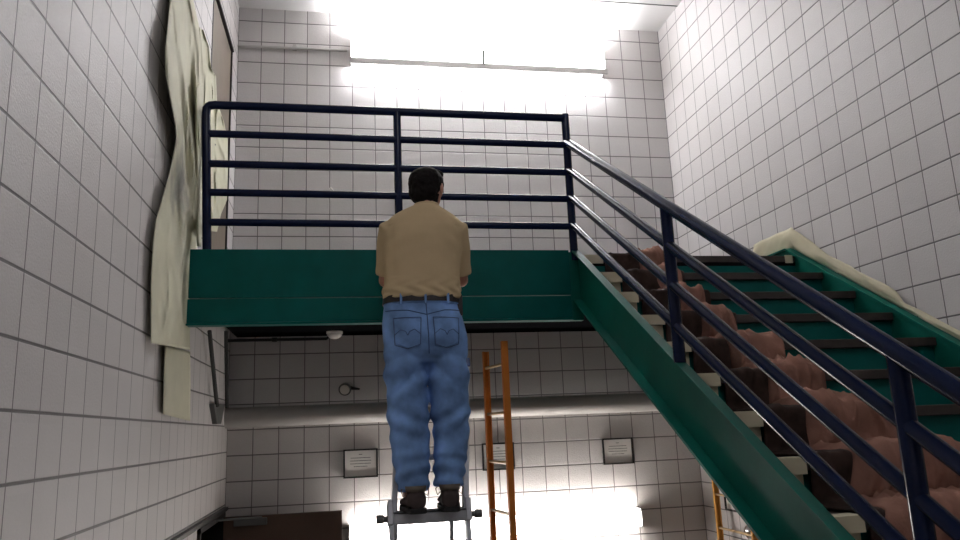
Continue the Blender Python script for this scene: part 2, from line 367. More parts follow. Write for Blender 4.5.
# ------------------------------------------------------------------ pipe, conduits and small fittings on the walls
m = MB(); m.tube([(0.0, D-0.10, zr(0.165)), (2.0, D-0.10, zr(0.172)), (3.99, D-0.10, zr(0.172))], 0.080, 28)
pp = obj('wall_pipe', m, M_grey); tag(pp, 'thick pale grey pipe running the width of the back wall under the landing', 'pipe')
hb = thing('pipe_bracket', 'grey wedge bracket with two thin rods holding the left end of the thick pipe', 'bracket', (0.03, 5.55, zr(0.10)))
def lw(x, y, X=0.04): return on(0, X, x, y)
a0, a1 = lw(209.5, 331), lw(217, 406)
m = MB(); m.tube([a0, a1], 0.014, 10); obj('rod', m, M_rod, hb)
m = MB(); m.tube([lw(226, 331), lw(227, 408)], 0.014, 10); obj('rod', m, M_rod, hb)
c1, c2, c3, c4 = lw(215, 404), lw(226, 404), lw(222, 424), lw(218, 424)
m = MB(); m.prism([(c1.y, c1.z), (c2.y, c2.z), (c3.y, c3.z), (c4.y, c4.z)], 0, 0.0, 0.035); obj('wedge_box', m, M_gal, hb, bevel=0.004)
m = MB(); m.tube([(0.0, 6.22, zr(0.770)), (0.35, 6.22, zr(0.770)), (0.351, 6.22, zr(0.770)), (0.389, 6.22, zr(0.770)), (0.39, 6.22, zr(0.770)), (0.78, 6.22, zr(0.770)), (0.80, 6.22, zr(0.79)), (0.80, 6.22, zr(0.82))], [0.013, 0.013, 0.018, 0.018, 0.013, 0.013, 0.013, 0.013], 10)
tag(obj('electrical_conduit', m, M_black), 'thin black conduit under the landing leading to the smoke detector', 'conduit')
sd = thing('smoke_detector', 'small round white smoke detector hanging under the landing', 'smoke detector', (0.845, 6.15, zr(0.818)))
m = MB(); m.tube([(0.845, 6.15, zr(0.818)), (0.845, 6.15, zr(0.800))], [0.066, 0.066], 28); obj('base', m, M_white, sd)
m = MB(); m.tube([(0.845, 6.15, zr(0.800)), (0.845, 6.15, zr(0.785)), (0.845, 6.15, zr(0.765)), (0.845, 6.15, zr(0.758))], [0.060, 0.058, 0.040, 0.02], 28); obj('sensor_dome', m, M_grey, sd)
hn = thing('wall_spotlight', 'small round swivel fitting on the dim wall above the thick pipe', 'fitting', (0.95, D, zr(0.37)))
m = MB(); m.tube([(0.95, D, zr(0.385)), (0.95, D-0.02, zr(0.385))], 0.045, 20); obj('mounting_plate', m, M_grey, hn)
m = MB(); m.tube([(0.94, D-0.02, zr(0.385)), (0.93, D-0.07, zr(0.375)), (0.925, D-0.11, zr(0.36))], [0.028, 0.045, 0.052], 20); obj('housing', m, M_gal, hn)
m = MB(); m.tube([(0.925, D-0.105, zr(0.361)), (0.924, D-0.118, zr(0.355))], [0.040, 0.038], 20); obj('lens', m, M_white, hn)
m = MB(); m.tube([(0.96, D-0.03, zr(0.38)), (1.00, D-0.05, zr(0.37)), (1.045, D-0.04, zr(0.365))], [0.018, 0.012, 0.008], 10); obj('swivel_arm', m, M_black, hn)
m = MB(); m.tube([(0.0, D-0.02, zr(3.412)), (0.955, D-0.02, zr(3.418))], 0.012, 10); m.tube([(0.47, D-0.02, zr(3.415)), (0.51, D-0.02, zr(3.415))], 0.020, 12)
m.box(0.475, 0.505, D-0.035, D, zr(3.40), zr(3.45))
tag(obj('electrical_conduit', m, M_grey), 'thin pale conduit at the top of the back wall running to the upper light', 'conduit')
m = MB(); q = on(1, D-0.01, 331, 189); m.tube([(q.x, D, q.z), (q.x, D-0.03, q.z), (q.x+0.02, D-0.03, q.z-0.025)], 0.007, 8); m.tube([(q.x, D, q.z), (q.x, D-0.006, q.z)], 0.018, 12)
tag(obj('wall_hook', m, M_white), 'tiny white hook on the back wall between the second and third rails', 'hook')

m = MB(); m.box(0.0, 0.03, 4.2, 6.36, zr(-0.535), zr(-0.510))
tag(obj('cable_raceway', m, M_black), 'thin black raceway low on the left wall running back above the open brown door', 'raceway')
# ------------------------------------------------------------------ fluorescent fixtures and added rear fill
def fixture(z0, z1, tube_mat, low_tube_mat, lens_mat, label, x0=0.955, x1=3.375):
    """wall bracket light: lens in front, bare tube light escaping up and down the wall behind it"""
    t = thing('fluorescent_or_fill_light', label, 'light', ((x0+x1)/2, D, zr(z0)))
    zc = (z0+z1)/2; hh = (z1-z0)/2
    m = MB(); m.box(x0, x1, D-0.03, D, zr(zc-hh*0.75), zr(zc+hh*0.75)); obj('housing', m, M_lamp, t, bevel=0.004)
    for s in (-1, 1):
        m = MB(); zz = zc+s*hh*0.72; m.box(x0+0.02, x1-0.02, D-0.095, D-0.035, zr(zz-0.012), zr(zz+0.012)); obj('tube', m, tube_mat if s > 0 else low_tube_mat, t)
    sec = [(D-0.11, zr(z0+0.01))] + [(D-0.11-0.03*math.sin(a), zr(zc-(hh-0.01)*math.cos(a))) for a in [math.pi*i/10 for i in range(1, 10)]] + [(D-0.11, zr(z1-0.01))]
    m = MB(); m.prism(sec, 0, x0+0.01, x1-0.01); obj('lens', m, lens_mat, t, smooth=40)
    for a in (x0-0.004, x1-0.008):
        m = MB(); m.box(a, a+0.012, D-0.135, D, zr(z0+0.005), zr(z1-0.005)); obj('end_cap', m, M_lamp, t, bevel=0.003)
    return t
up = fixture(3.275, 3.56, M_up, M_upd, M_upf, 'long wall light near the ceiling, glaring white above the railing', 0.985)
m = MB(); m.box(0.975, 3.385, D-0.150, D-0.128, zr(3.240), zr(3.290)); obj('bottom_lip', m, M_grey, up, bevel=0.002)
m = MB(); m.box(2.180, 2.202, D-0.162, D-0.135, zr(3.285), zr(3.42)); obj('joint_clip', m, M_gal, up)
lo = fixture(-0.86, -0.70, M_lo, M_lo, M_lof, 'long wall light on the lower back wall, glaring white behind the ladders')
# added fill light, out of view, to brighten surfaces that face the viewer
t = thing('fluorescent_or_fill_light', 'added unseen fill light on the ceiling behind the viewer over the half landing', 'light', (2.0, 0.2, ZC))
m = MB(); m.box(1.2, 2.8, 0.05, 0.35, ZC-0.04, ZC); obj('housing', m, M_lamp, t)
m = MB(); m.prism([(0.06, ZC-0.04), (0.10, ZC-0.09), (0.30, ZC-0.09), (0.34, ZC-0.04)], 0, 1.22, 2.78); obj('fill_diffuser', m, M_fill, t)

# ------------------------------------------------------------------ framed notices
def notice(x0, x1, z0, z1, label, wall='back', yy=None):
    if wall == 'back':
        t = thing('framed_notice', label, 'picture frame', ((x0+x1)/2, D, z0), 'framed notices')
        P = lambda u, v, d: (u, D-d, v)
        bx = lambda m, u0, u1, v0, v1, d0, d1: m.box(u0, u1, D-d1, D-d0, v0, v1)
    else:
        t = thing('framed_notice', label, 'picture frame', (W, (x0+x1)/2, z0), 'framed notices')
        bx = lambda m, u0, u1, v0, v1, d0, d1: m.box(W-d1, W-d0, u0, u1, v0, v1)
    fw = 0.012; m = MB()
    bx(m, x0, x1, z0, z0+fw, 0, 0.022); bx(m, x0, x1, z1-fw, z1, 0, 0.022); bx(m, x0, x0+fw, z0+fw, z1-fw, 0, 0.022); bx(m, x1-fw, x1, z0+fw, z1-fw, 0, 0.022)
    fr = obj('frame', m, M_black, t)
    m = MB(); bx(m, x0+fw*0.5, x1-fw*0.5, z0+fw*0.5, z1-fw*0.5, 0.002, 0.010); sh = obj('printed_sheet', m, M_sheet, t)
    xc = (x0+x1)/2; ww = x1-x0; hh = z1-z0
    for fr_, wl in ((0.80, 0.10), (0.68, 0.58), (0.58, 0.62), (0.48, 0.60), (0.38, 0.40)):
        m = MB(); bx(m, xc-ww*wl/2, xc+ww*wl/2, z0+hh*fr_, z0+hh*fr_+0.005, 0.010, 0.0106); obj('printed_line', m, M_ink, sh)
notice(0.912, 1.188, zr(-0.345), zr(-0.118), 'small black framed notice on the lower wall left of the man, under the thick pipe')
notice(2.056, 2.330, zr(-0.340), zr(-0.118), 'small black framed notice half hidden behind the orange ladder')
notice(3.113, 3.388, zr(-0.342), zr(-0.122), 'small black framed notice alone on the wall above the right end of the lower light')
notice(5.52, 5.97, zr(-0.725), zr(-0.47), 'framed notice on the right wall behind the yellow ladder', 'right')
m = MB(); q = on(0, W-0.02, 749, 532); m.tube([(W, q.y, q.z), (W-0.03, q.y, q.z), (W-0.05, q.y, q.z)], [0.05, 0.05, 0.02], 20)
tag(obj('wall_bell', m, M_chrome), 'round shiny metal fitting low on the right wall under the stair', 'fitting')

# ------------------------------------------------------------------ masking paper
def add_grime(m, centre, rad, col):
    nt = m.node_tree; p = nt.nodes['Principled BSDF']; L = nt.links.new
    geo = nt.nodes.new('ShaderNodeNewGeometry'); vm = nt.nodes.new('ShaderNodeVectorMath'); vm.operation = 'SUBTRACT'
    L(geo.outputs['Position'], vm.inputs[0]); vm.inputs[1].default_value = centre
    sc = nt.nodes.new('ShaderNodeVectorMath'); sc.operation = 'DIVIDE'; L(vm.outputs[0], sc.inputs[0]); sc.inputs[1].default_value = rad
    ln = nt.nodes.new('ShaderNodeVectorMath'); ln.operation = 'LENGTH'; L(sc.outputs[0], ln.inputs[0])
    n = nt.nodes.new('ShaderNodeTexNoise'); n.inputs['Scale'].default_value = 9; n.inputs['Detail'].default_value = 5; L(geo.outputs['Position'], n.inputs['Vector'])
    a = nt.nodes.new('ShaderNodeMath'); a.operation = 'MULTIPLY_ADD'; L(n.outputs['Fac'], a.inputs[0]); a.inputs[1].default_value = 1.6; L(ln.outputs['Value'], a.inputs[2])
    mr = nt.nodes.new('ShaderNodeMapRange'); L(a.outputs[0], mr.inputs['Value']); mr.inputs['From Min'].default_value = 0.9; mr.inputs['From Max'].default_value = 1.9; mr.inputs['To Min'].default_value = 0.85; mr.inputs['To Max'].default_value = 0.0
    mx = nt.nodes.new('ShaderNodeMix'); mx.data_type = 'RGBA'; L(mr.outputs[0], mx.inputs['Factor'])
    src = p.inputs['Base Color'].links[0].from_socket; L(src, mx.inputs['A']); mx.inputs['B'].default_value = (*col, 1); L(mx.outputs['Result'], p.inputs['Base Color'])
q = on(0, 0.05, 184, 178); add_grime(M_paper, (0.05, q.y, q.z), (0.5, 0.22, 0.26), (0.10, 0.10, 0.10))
def ridged(p, sc, seed):
    return (1-min(1.0, abs(noise.noise(Vector((p[0]*sc, p[1]*sc, seed))))*3.0))
def paper(rows, fold, name, label, nv=150, nu=44, cat='paper'):
    """rows: left and right edge of the sheet measured on the wall, top to bottom; fold gives its distance off the wall"""
    P = [(on(0, 0.04, a, y1), on(0, 0.04, c, y2)) for (a, y1, c, y2) in rows]
    def fn(u, v):
        s = v*(len(P)-1); i = min(int(s), len(P)-2); f = s-i
        p = P[i][0].lerp(P[i+1][0], f).lerp(P[i][1].lerp(P[i+1][1], f), u)
        X = max(0.006, fold(u, v, p)); k = (X-CAM.x)/(0.04-CAM.x)      # measured outline kept at the sheet's true distance
        return (X, CAM.y+(p.y-CAM.y)*k, CAM.z+(p.z-CAM.z)*k)
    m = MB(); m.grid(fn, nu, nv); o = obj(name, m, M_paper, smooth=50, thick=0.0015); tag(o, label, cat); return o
def foldA(u, v, p):
    z = p.z-G; near = max(0.0, min(1.0, (p.y-4.28)/0.12)) * max(0, min(1, (z-0.40)/0.1)) * max(0, min(1, (1.30-z)/0.1))
    a = 0.030 + 0.013*math.sin(u*6+v*5) + 0.007*ridged((p.y, p.z*0.45), 4, 2) + 0.010*ridged((p.y+p.z*0.6, p.z*0.3), 3, 7)
    mid = math.exp(-((z-1.75)/0.35)**2)
    a += mid*(0.028*abs(math.sin((p.y*1.2+p.z*0.9)*6))-0.012)
    if z > 1.2: a += 0.014*math.exp(-((u-0.86)/0.10)**2)
    return (0.014+0.004*math.sin(u*20))*near + max(0.012, a)*(1-near)
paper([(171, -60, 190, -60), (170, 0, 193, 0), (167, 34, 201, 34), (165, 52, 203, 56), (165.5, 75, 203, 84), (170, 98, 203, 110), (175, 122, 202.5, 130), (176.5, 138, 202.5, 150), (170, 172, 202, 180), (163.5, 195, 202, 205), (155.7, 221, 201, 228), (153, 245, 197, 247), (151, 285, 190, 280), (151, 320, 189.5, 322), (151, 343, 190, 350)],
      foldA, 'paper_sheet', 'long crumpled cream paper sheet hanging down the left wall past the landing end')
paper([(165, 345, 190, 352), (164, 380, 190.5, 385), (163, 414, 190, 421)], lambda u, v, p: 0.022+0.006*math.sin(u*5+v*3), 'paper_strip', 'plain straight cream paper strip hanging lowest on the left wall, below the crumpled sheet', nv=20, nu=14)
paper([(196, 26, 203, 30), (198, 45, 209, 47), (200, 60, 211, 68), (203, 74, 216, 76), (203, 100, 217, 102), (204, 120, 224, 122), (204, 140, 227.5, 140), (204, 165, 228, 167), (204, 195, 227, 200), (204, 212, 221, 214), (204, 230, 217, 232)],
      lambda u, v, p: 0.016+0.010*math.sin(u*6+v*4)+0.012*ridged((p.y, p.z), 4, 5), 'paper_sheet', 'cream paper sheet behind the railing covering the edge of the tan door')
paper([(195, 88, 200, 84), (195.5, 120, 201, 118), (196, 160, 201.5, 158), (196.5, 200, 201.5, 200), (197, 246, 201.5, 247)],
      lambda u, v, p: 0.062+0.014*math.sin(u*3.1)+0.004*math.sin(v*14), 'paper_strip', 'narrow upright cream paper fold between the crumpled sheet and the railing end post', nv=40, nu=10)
# crumpled strip along the wall above the far stringer
def fn(u, v):
    y = 5.06-u*4.5
    zb = topline(y, 0.045) if y < 4.55 else zr(1.12)+0.01
    if y < 4.55: hh = 0.045 + 0.045*max(0, min(1, (y-3.62)/0.05)) + 0.055*max(0, min(1, (y-4.2)/0.3))
    else: hh = 0.150
    if y < 4.55: zb = topline(y, 0.0)
    n = noise.noise(Vector((y*6, v*2, 3)))
    return (3.968-0.022*v*(1-v)*2 - 0.010*n-0.008*ridged((y, v*0.3), 6, 4), y, zb+v*hh + 0.008*noise.noise(Vector((y*7, 5, v))))
m = MB(); m.grid(fn, 220, 8); tag(obj('paper_strip', m, M_tape, smooth=True, thick=0.0015), 'crumpled cream paper strip along the right wall above the far green stair side', 'paper')
ordn = ['first', 'second', 'third', 'fourth', 'fifth', 'sixth', 'seventh', 'eighth', 'ninth']
for k in range(0, 10):
    y, z = nos(k); wd = 0.160+0.012*math.sin(k*2.3); sk = 0.006*math.sin(k*5)
    m = MB(); x0 = 2.406
    m.prism([(y+0.06, z+0.007), (y-0.014, z+0.007), (y-0.016, z-0.050+sk), (y-0.010, z-0.050+sk), (y-0.009, z+0.004), (y+0.06, z+0.004)], 0, x0, x0+wd)
    m.prism([(y+0.010, z-0.046), (y+0.018, z-0.046), (y+0.020, z-RISE+0.01), (y+0.012, z-RISE+0.01)], 0, x0+wd*0.50, x0+wd*0.98)
    lab = 'cream paper folded over the near end of the stair edge at landing level' if k == 0 else 'cream paper folded over the near end of the %s step down' % (ordn[k-1])
    tag(obj('paper_wrap', m, M_tape), lab, 'paper', 'paper over the near step ends')
y, z = nos(0); m = MB(); m.box(3.86, 3.915, y-0.013, y-0.009, z-0.048, z+0.006); tag(obj('tape_piece', m, M_tape), 'small cream tape piece at the far right end of the top step', 'tape')

# ------------------------------------------------------------------ blanket and dark layer over the steps
def drape(k0, k1, xl, xr, lift, amp, seedv, mat, name, label, cat, nu=70, per=16):
    path = []
    for k in range(k0, k1+1):
        y, z = nos(k); yi = y+RUN
        path += [(y+0.22, z), (y+0.10, z+0.003), (y+0.005, z+0.005), (y-0.012, z-0.008), (y-0.014, z-0.050), (y-0.008, z-0.11), (y-0.012, z-RISE+0.012)]
    path = path[1:]
    # resample smoothly
    def at(s):
        s = s*(len(path)-1); i = min(int(s), len(path)-2); f = s-i
        p0, p1, p2, p3 = path[max(i-1, 0)], path[i], path[i+1], path[min(i+2, len(path)-1)]
        h = lambda a, b_, c, d: 0.5*((2*b_)+(-a+c)*f+(2*a-5*b_+4*c-d)*f*f+(-a+3*b_-3*c+d)*f*f*f)
        return h(p0[0], p1[0], p2[0], p3[0]), h(p0[1], p1[1], p2[1], p3[1])
    def fn(u, v):
        y, z = at(v); y1, z1 = at(min(1, v+0.004)); y0, z0 = at(max(0, v-0.004))
        ty, tz = y1-y0, z1-z0; L = math.hypot(ty, tz) or 1; ny, nz = tz/L, -ty/L
        if nz < 0 and ny > 0: ny, nz = -ny, -nz
        x = xl(v)*(1-u)+xr(v)*u
        n = noise.noise(Vector((x*5+seedv, y*3, z*3))); n2 = abs(noise.noise(Vector((x*11+y*4+seedv, z*6+y*6, seedv))))
        ridge = (1-min(1, n2*3.2))**2
        fold = max(0.0, math.sin(x*34+y*13+5*n))**2
        h = lift + amp*(0.5+0.5*n) + amp*0.9*ridge + amp*1.3*fold*(1 if v < 0.42 else 0.25)
        edge = min(1, min(u, 1-u)*9)**0.6; h = lift*0.6 + (h-lift*0.6)*edge
        return (x, y+ny*h, z+nz*h+0.004)
    m = MB(); m.grid(fn, nu, (k1-k0+1)*per)
    return tag(obj(name, m, mat, smooth=True, thick=0.008), label, cat)
wob = lambda v, s: 0.05*noise.noise(Vector((v*9, s, 0)))
drape(0, 14, lambda v: 2.574+wob(v, 1)*0.1, lambda v: 2.98+wob(v, 2)*0.4, 0.004, 0.007, 3.0, M_darklayer, 'dark_runner', 'near-black layer laid down the steps between the paper-wrapped ends and the brown blanket', 'cloth')  # separate near-black layer from the paper ends to under the blanket
drape(0, 14, lambda v: 2.78-1.0*max(0, min(v, 0.60)-0.42)+wob(v, 5)*1.4, lambda v: 2.955+0.10*max(0, 0.06-v)*10+0.95*max(0, min(v, 0.55)-0.22)+wob(v, 8)*1.2, 0.012, 0.027, 11.0, M_blanket, 'moving_blanket', 'rumpled brown blanket draped down the middle of the green stairs', 'blanket')

# ------------------------------------------------------------------ ladders
FZ = 0.0
def aluminium_ladder():
    t = thing('multi_position_ladder', 'grey aluminium ladder under the man, with clamp knobs beside his shoes', 'ladder', (1.34, 3.9, FZ))
    lean = 0.27                                   # forward run per metre of height
    yf = lambda z: 3.905+lean*(z-zr(-0.40))
    xl, xr = 1.152, 1.512
    tilt = 0.085
    n = Vector((0, -1, lean)).normalized()*1; d = Vector((0, lean, 1)).normalized()
    for s, x in ((-1, xl), (1, xr)):
        z0, z1 = (0.0, zr(0.20) if s < 0 else zr(0.335))
        z0 = zr(-0.44); c = Vector((x+tilt*(z1-z0)/2, yf((z0+z1)/2), (z0+z1)/2)); dt = Vector((tilt, lean, 1)); m = MB(); m.obox(c, (0.014, 0, 0), n*0.030, dt*(z1-z0)/2); ra = obj('side_rail', m, M_alu, t, bevel=0.003)
        # outer section, wider, below the standing step
        z1 = zr(-0.33); x2 = x+s*0.010; c = Vector((x2, yf(z1/2), z1/2)); m = MB(); m.obox(c, (0.011, 0, 0), n*0.034, d*(z1/2*math.hypot(1, lean))); obj('outer_rail', m, M_alu, t, bevel=0.003)
        m = MB(); ztop = zr(0.20) if s < 0 else zr(0.335); m.obox(Vector((x+tilt*(ztop-zr(-0.44)), yf(ztop), ztop+0.02)), (0.018, 0, 0), n*0.034, d*0.024); obj('end_cap', m, M_blue, ra, bevel=0.004)
        zk = zr(-0.412); m = MB(); m.tube([(x, yf(zk)-0.02, zk), (x+s*0.045, yf(zk)-0.02, zk), (x+s*0.05, yf(zk)-0.02, zk), (x+s*0.082, yf(zk)-0.02, zk)], [0.014, 0.014, 0.021, 0.021], 14); obj('clamp_knob', m, M_gal, t)
        m = MB(); m.obox((x2+s*0.004, yf(zk)-0.006, zk+0.02), (0.014, 0, 0), n*0.040, d*0.055); obj('clamp_plate', m, M_alu, t, bevel=0.004)
        # rear legs
        xr_ = x-s*0.03; ytop = yf(zr(0.16)); m = MB(); a = Vector((xr_, ytop, zr(0.14))); e = Vector((xr_, ytop+0.62, 0.0)); dd = (e-a).normalized(); m.obox((a+e)/2, (0.010, 0, 0), dd.cross(Vector((1, 0, 0)))*0.022, dd*(e-a).length/2); obj('rear_leg', m, M_alu, t, bevel=0.002)
        for yy in (yf(0.03), e.y):
            m = MB(); m.box(x2-0.02, x2+0.02, yy-0.045, yy+0.045, 0, 0.035); obj('rubber_foot', m, M_black, t)
    z = zr(-0.41)-0.28*7
    k = 0
    while z < zr(0.2):
        if abs(z-zr(-0.41)) < 0.02:
            m = MB(); m.box(xl, xr, yf(z)-0.055, yf(z)+0.035, z+0.018, z+0.030); m.box(xl, xr, yf(z)-0.055, yf(z)-0.045, z-0.030, z+0.030); m.box(xl, xr, yf(z)+0.025, yf(z)+0.035, z-0.02, z+0.03)
            obj('standing_step', m, M_alu, t, bevel=0.002)
        else:
            m = MB(); dx = tilt*max(0, z-zr(-0.44)); m.tube([(xl+dx, yf(z), z), (xr+dx, yf(z), z)], 0.015, 12); obj('rung', m, M_alu, t)
        z += 0.28
    return t
aluminium_ladder()
def rung_ladder(name, label, A, B, ztop_a, ztop_b, mat, z_first, sp, leanx=0.0, leany=0.0, thick=(0.035, 0.015)):
    t = thing(name, label, 'ladder', ((A[0]+B[0])/2, (A[1]+B[1])/2, 0))
    across = (Vector((B[0], B[1], 0))-Vector((A[0], A[1], 0))); w_ = across.length; across.normalize(); side = Vector((-across.y, across.x, 0))
    def pt(Q, z, h): return Vector((Q[0]+leanx*(z-h), Q[1]+leany*(z-h), z))
    for Q, zt in ((A, ztop_a), (B, ztop_b)):
        a, e = pt(Q, 0.02, zt), pt(Q, zt, zt); d = (e-a).normalized(); L = (e-a).length/2
        m = MB(); c = (a+e)/2
        m.obox(c, across*0.004, side*thick[0], d*L); sgn = 1 if Q is A else -1
        for s2 in (-1, 1): m.obox(c+across*sgn*0.010+side*s2*(thick[0]-0.004), across*0.012, side*0.004, d*L)
        obj('side_rail', m, mat, t)
        m = MB(); m.obox(a+Vector((0, 0, 0.01)), across*0.02, side*(thick[0]+0.01), Vector((0, 0, 0.03))); obj('rubber_foot', m, M_black, t)
    z = z_first
    while z > 0.15:
        m = MB(); m.tube([pt(A, z, ztop_a), pt(B, z, ztop_b)], 0.010, 12); obj('rung', m, M_rung, t); z -= sp
    return t
M_rung = new_mat('rung_metal', (0.60, 0.42, 0.22), 0.4, metal=0.3)
qa, qb = on(1, 5.02, 485, 352), on(1, 4.66, 504.5, 341)
rung_ladder('extension_ladder', 'narrow orange ladder standing on end right of the man under the landing', (qa.x, qa.y), (qb.x, qb.y), qa.z, qb.z, M_orange, zr(0.40), 0.305, thick=(0.020, 0.015))
qa = on(0, 3.88, 714, 478)
rung_ladder('step_ladder', 'yellow ladder leaning by the right wall behind the stair', (3.90, qa.y+0.04), (3.90, qa.y-0.52), qa.z+0.25, qa.z+0.25, M_yellow, qa.z-0.13, 0.26, thick=(0.022, 0.015))

# ------------------------------------------------------------------ the man
def arm_path(s):
    sh = Vector((1.335+s*0.178, 3.86, zr(1.050))); el = Vector((1.345+s*0.205, 4.00, zr(0.805))); wr = Vector((1.34+s*0.17, 4.245, zr(0.90)))
    return sh, el, wr
CX = 1.33
HM = Matrix.Rotation(math.radians(-36), 3, 'Z')     # head turned a little to the right
HC = Vector((1.365, 3.885, zr(1.290)))
def hp(x, y, z): return HC + HM @ Vector((x, y, z))   # head frame: +y is where the face points
B = MB()
# trunk and legs below the clothes
B.rings([(CX, 3.87, zr(0.40), 0.16, 0.10), (CX, 3.87, zr(0.55), 0.17, 0.11), (CX, 3.87, zr(0.72), 0.15, 0.095), (CX, 3.87, zr(0.92), 0.17, 0.105), (CX, 3.87, zr(1.06), 0.18, 0.095), (1.34, 3.865, zr(1.13), 0.12, 0.07), (1.352, 3.862, zr(1.17), 0.062, 0.060), (1.356, 3.868, zr(1.23), 0.058, 0.060)])
for s, c in ((-1, 1.24), (1, 1.425)):
    B.rings([(c, 3.84, zr(-0.31), 0.040, 0.045), (c, 3.86, zr(-0.12), 0.052, 0.055), (c, 3.88, zr(0.05), 0.055, 0.060), (c, 3.88, zr(0.30), 0.075, 0.080), (c, 3.87, zr(0.48), 0.085, 0.095)], 20)
    sh, el, wr = arm_path(s)
    B.tube([sh, sh.lerp(el, 0.4), el, el.lerp(wr, 0.3), wr], [0.052, 0.047, 0.038, 0.042, 0.027], 16); B.ell(el, 0.040, 0.040, 0.040, 14)
    # hand flat against the fascia: palm then fingers upwards, thumb from the side
    pd = Vector((0, 0.80, 0.60)).normalized(); hs = Vector((1, 0, 0)); hn_ = pd.cross(hs)
    pc = wr+pd*0.045
    B.tube([wr, wr+pd*0.03, wr+pd*0.085], [(0.026, 0.020), (0.038, 0.017), (0.041, 0.014)], 14)
    for i, (off, ln) in enumerate(((-0.031, 0.066), (-0.011, 0.075), (0.010, 0.070), (0.029, 0.055))):
        k0 = wr+pd*0.082+hs*off*(-s); k1 = k0+(pd*0.85+Vector((0, 0, 0.5))).normalized()*ln*0.45; k2 = k1+Vector((0, 0.25, 1)).normalized()*ln*0.33; k3 = k2+Vector((0, 0.1, 1)).normalized()*ln*0.27
        B.tube([k0-pd*0.02, k0, k1, k2, k3], [0.0085, 0.0090, 0.0085, 0.0080, 0.0062], 10)
    t0 = wr+pd*0.025-hs*s*0.022; t1 = t0-hs*s*0.026+pd*0.022; t2 = t1-hs*s*0.010+pd*0.030; t3 = t2+pd*0.022
    B.tube([t0, t1, t2, t3], [0.012, 0.011, 0.010, 0.0075], 10)
# head
B.ell(hp(0, -0.010, 0.022), 0.074, 0.094, 0.088, 24, HM); B.ell(hp(0, 0.030, -0.045), 0.056, 0.060, 0.066, 20, HM)
B.ell(hp(0, 0.058, -0.088), 0.030, 0.026, 0.022, 16, HM)                     # chin
B.tube([hp(0, 0.082, 0.010), hp(0, 0.098, -0.012), hp(0, 0.106, -0.030), hp(0, 0.088, -0.040)], [0.008, 0.011, 0.014, 0.010], 12)   # nose
for s in (-1, 1):
    B.ell(hp(s*0.014, 0.093, -0.034), 0.008, 0.009, 0.007, 10, HM)            # nostril wings
    B.ell(hp(s*0.035, 0.066, -0.022), 0.020, 0.016, 0.018, 12, HM)            # cheeks
    B.tube([hp(s*0.010, 0.086, 0.022), hp(s*0.030, 0.083, 0.026), hp(s*0.050, 0.066, 0.020)], [0.007, 0.008, 0.006], 10)  # brow
    B.ell(hp(s*0.086, 0.000, -0.014), 0.012, 0.020, 0.034, 16, HM @ Matrix.Rotation(s*0.3, 3, 'Z'))   # ears
B.tube([hp(-0.024, 0.078, -0.062), hp(0, 0.090, -0.060), hp(0.024, 0.078, -0.062)], [0.004, 0.007, 0.004], 10)
B.tube([hp(-0.020, 0.078, -0.072), hp(0, 0.088, -0.072), hp(0.020, 0.078, -0.072)], [0.004, 0.006, 0.004], 10)
body = obj('person', remeshed(B, 0.0050, 3), M_skin, None, smooth=True)
tag(body, 'dark haired person in tan shirt and blue jeans, back turned, standing on the aluminium ladder', 'person')
for s in (-1, 1):
    m = MB(); m.ell(hp(s*0.032, 0.0765, 0.006), 0.012, 0.012, 0.009, 14, HM); ey = obj('eye', m, M_eye, body, smooth=True)
    m = MB(); m.ell(hp(s*0.032, 0.0865, 0.006), 0.005, 0.003, 0.005, 12, HM); obj('iris', m, M_black, ey, smooth=True)
# hair: cap over the skull, down to the nape, clear of face and ears
H = MB(); H.ell(hp(0, -0.016, 0.020), 0.096, 0.104, 0.096, 28, HM); H.ell(hp(0, -0.048, -0.030), 0.082, 0.062, 0.072, 24, HM)
H.ell(hp(0.01, 0.045, 0.085), 0.060, 0.045, 0.032, 20, HM)
H.rings([(HC.x-0.010, HC.y-0.035, zr(1.185), 0.060, 0.040), (HC.x-0.008, HC.y-0.035, zr(1.24), 0.074, 0.055)], 20)
hm = remeshed(H, 0.004, 3, lambda c: 0.0035*noise.noise(c*45)+0.004*noise.noise(c*14))
bm = bmesh.new(); bm.from_mesh(hm); inv = HM.inverted(); kill = []
for v in bm.verts:
    q = inv @ (v.co-HC)
    if q.y > 0.070 and q.z < 0.050: kill.append(v)
    elif abs(q.x) > 0.045 and q.y > -0.012 and q.z < 0.004: kill.append(v)
bmesh.ops.delete(bm, geom=kill, context='VERTS'); bm.to_mesh(hm); bm.free()
obj('hair', hm, M_hair, body, smooth=True)
# shirt
S = MB()
S.rings([(1.316, 3.868, zr(0.668), 0.205, 0.139, 2.3), (1.318, 3.866, zr(0.70), 0.207, 0.140, 2.3), (1.322, 3.866, zr(0.78), 0.200, 0.132, 2.3), (1.325, 3.865, zr(0.90), 0.203, 0.130, 2.3), (1.330, 3.862, zr(1.00), 0.210, 0.125, 2.4), (1.333, 3.860, zr(1.05), 0.208, 0.115, 2.4), (1.337, 3.860, zr(1.095), 0.196, 0.100, 2.4), (1.341, 3.861, zr(1.13), 0.163, 0.085, 2.3), (1.346, 3.863, zr(1.158), 0.118, 0.076, 2.1), (1.350, 3.864, zr(1.174), 0.085, 0.070), (1.354, 3.866, zr(1.184), 0.072, 0.066)], 40)
for s in (-1, 1):
    sh, el, wr = arm_path(s); e2 = sh.lerp(el, 0.88)
    S.tube([sh+Vector((-s*0.05, 0, 0.012)), sh, sh.lerp(el, 0.35), sh.lerp(el, 0.65), e2], [0.060, 0.066, 0.065, 0.062, 0.062], 22)
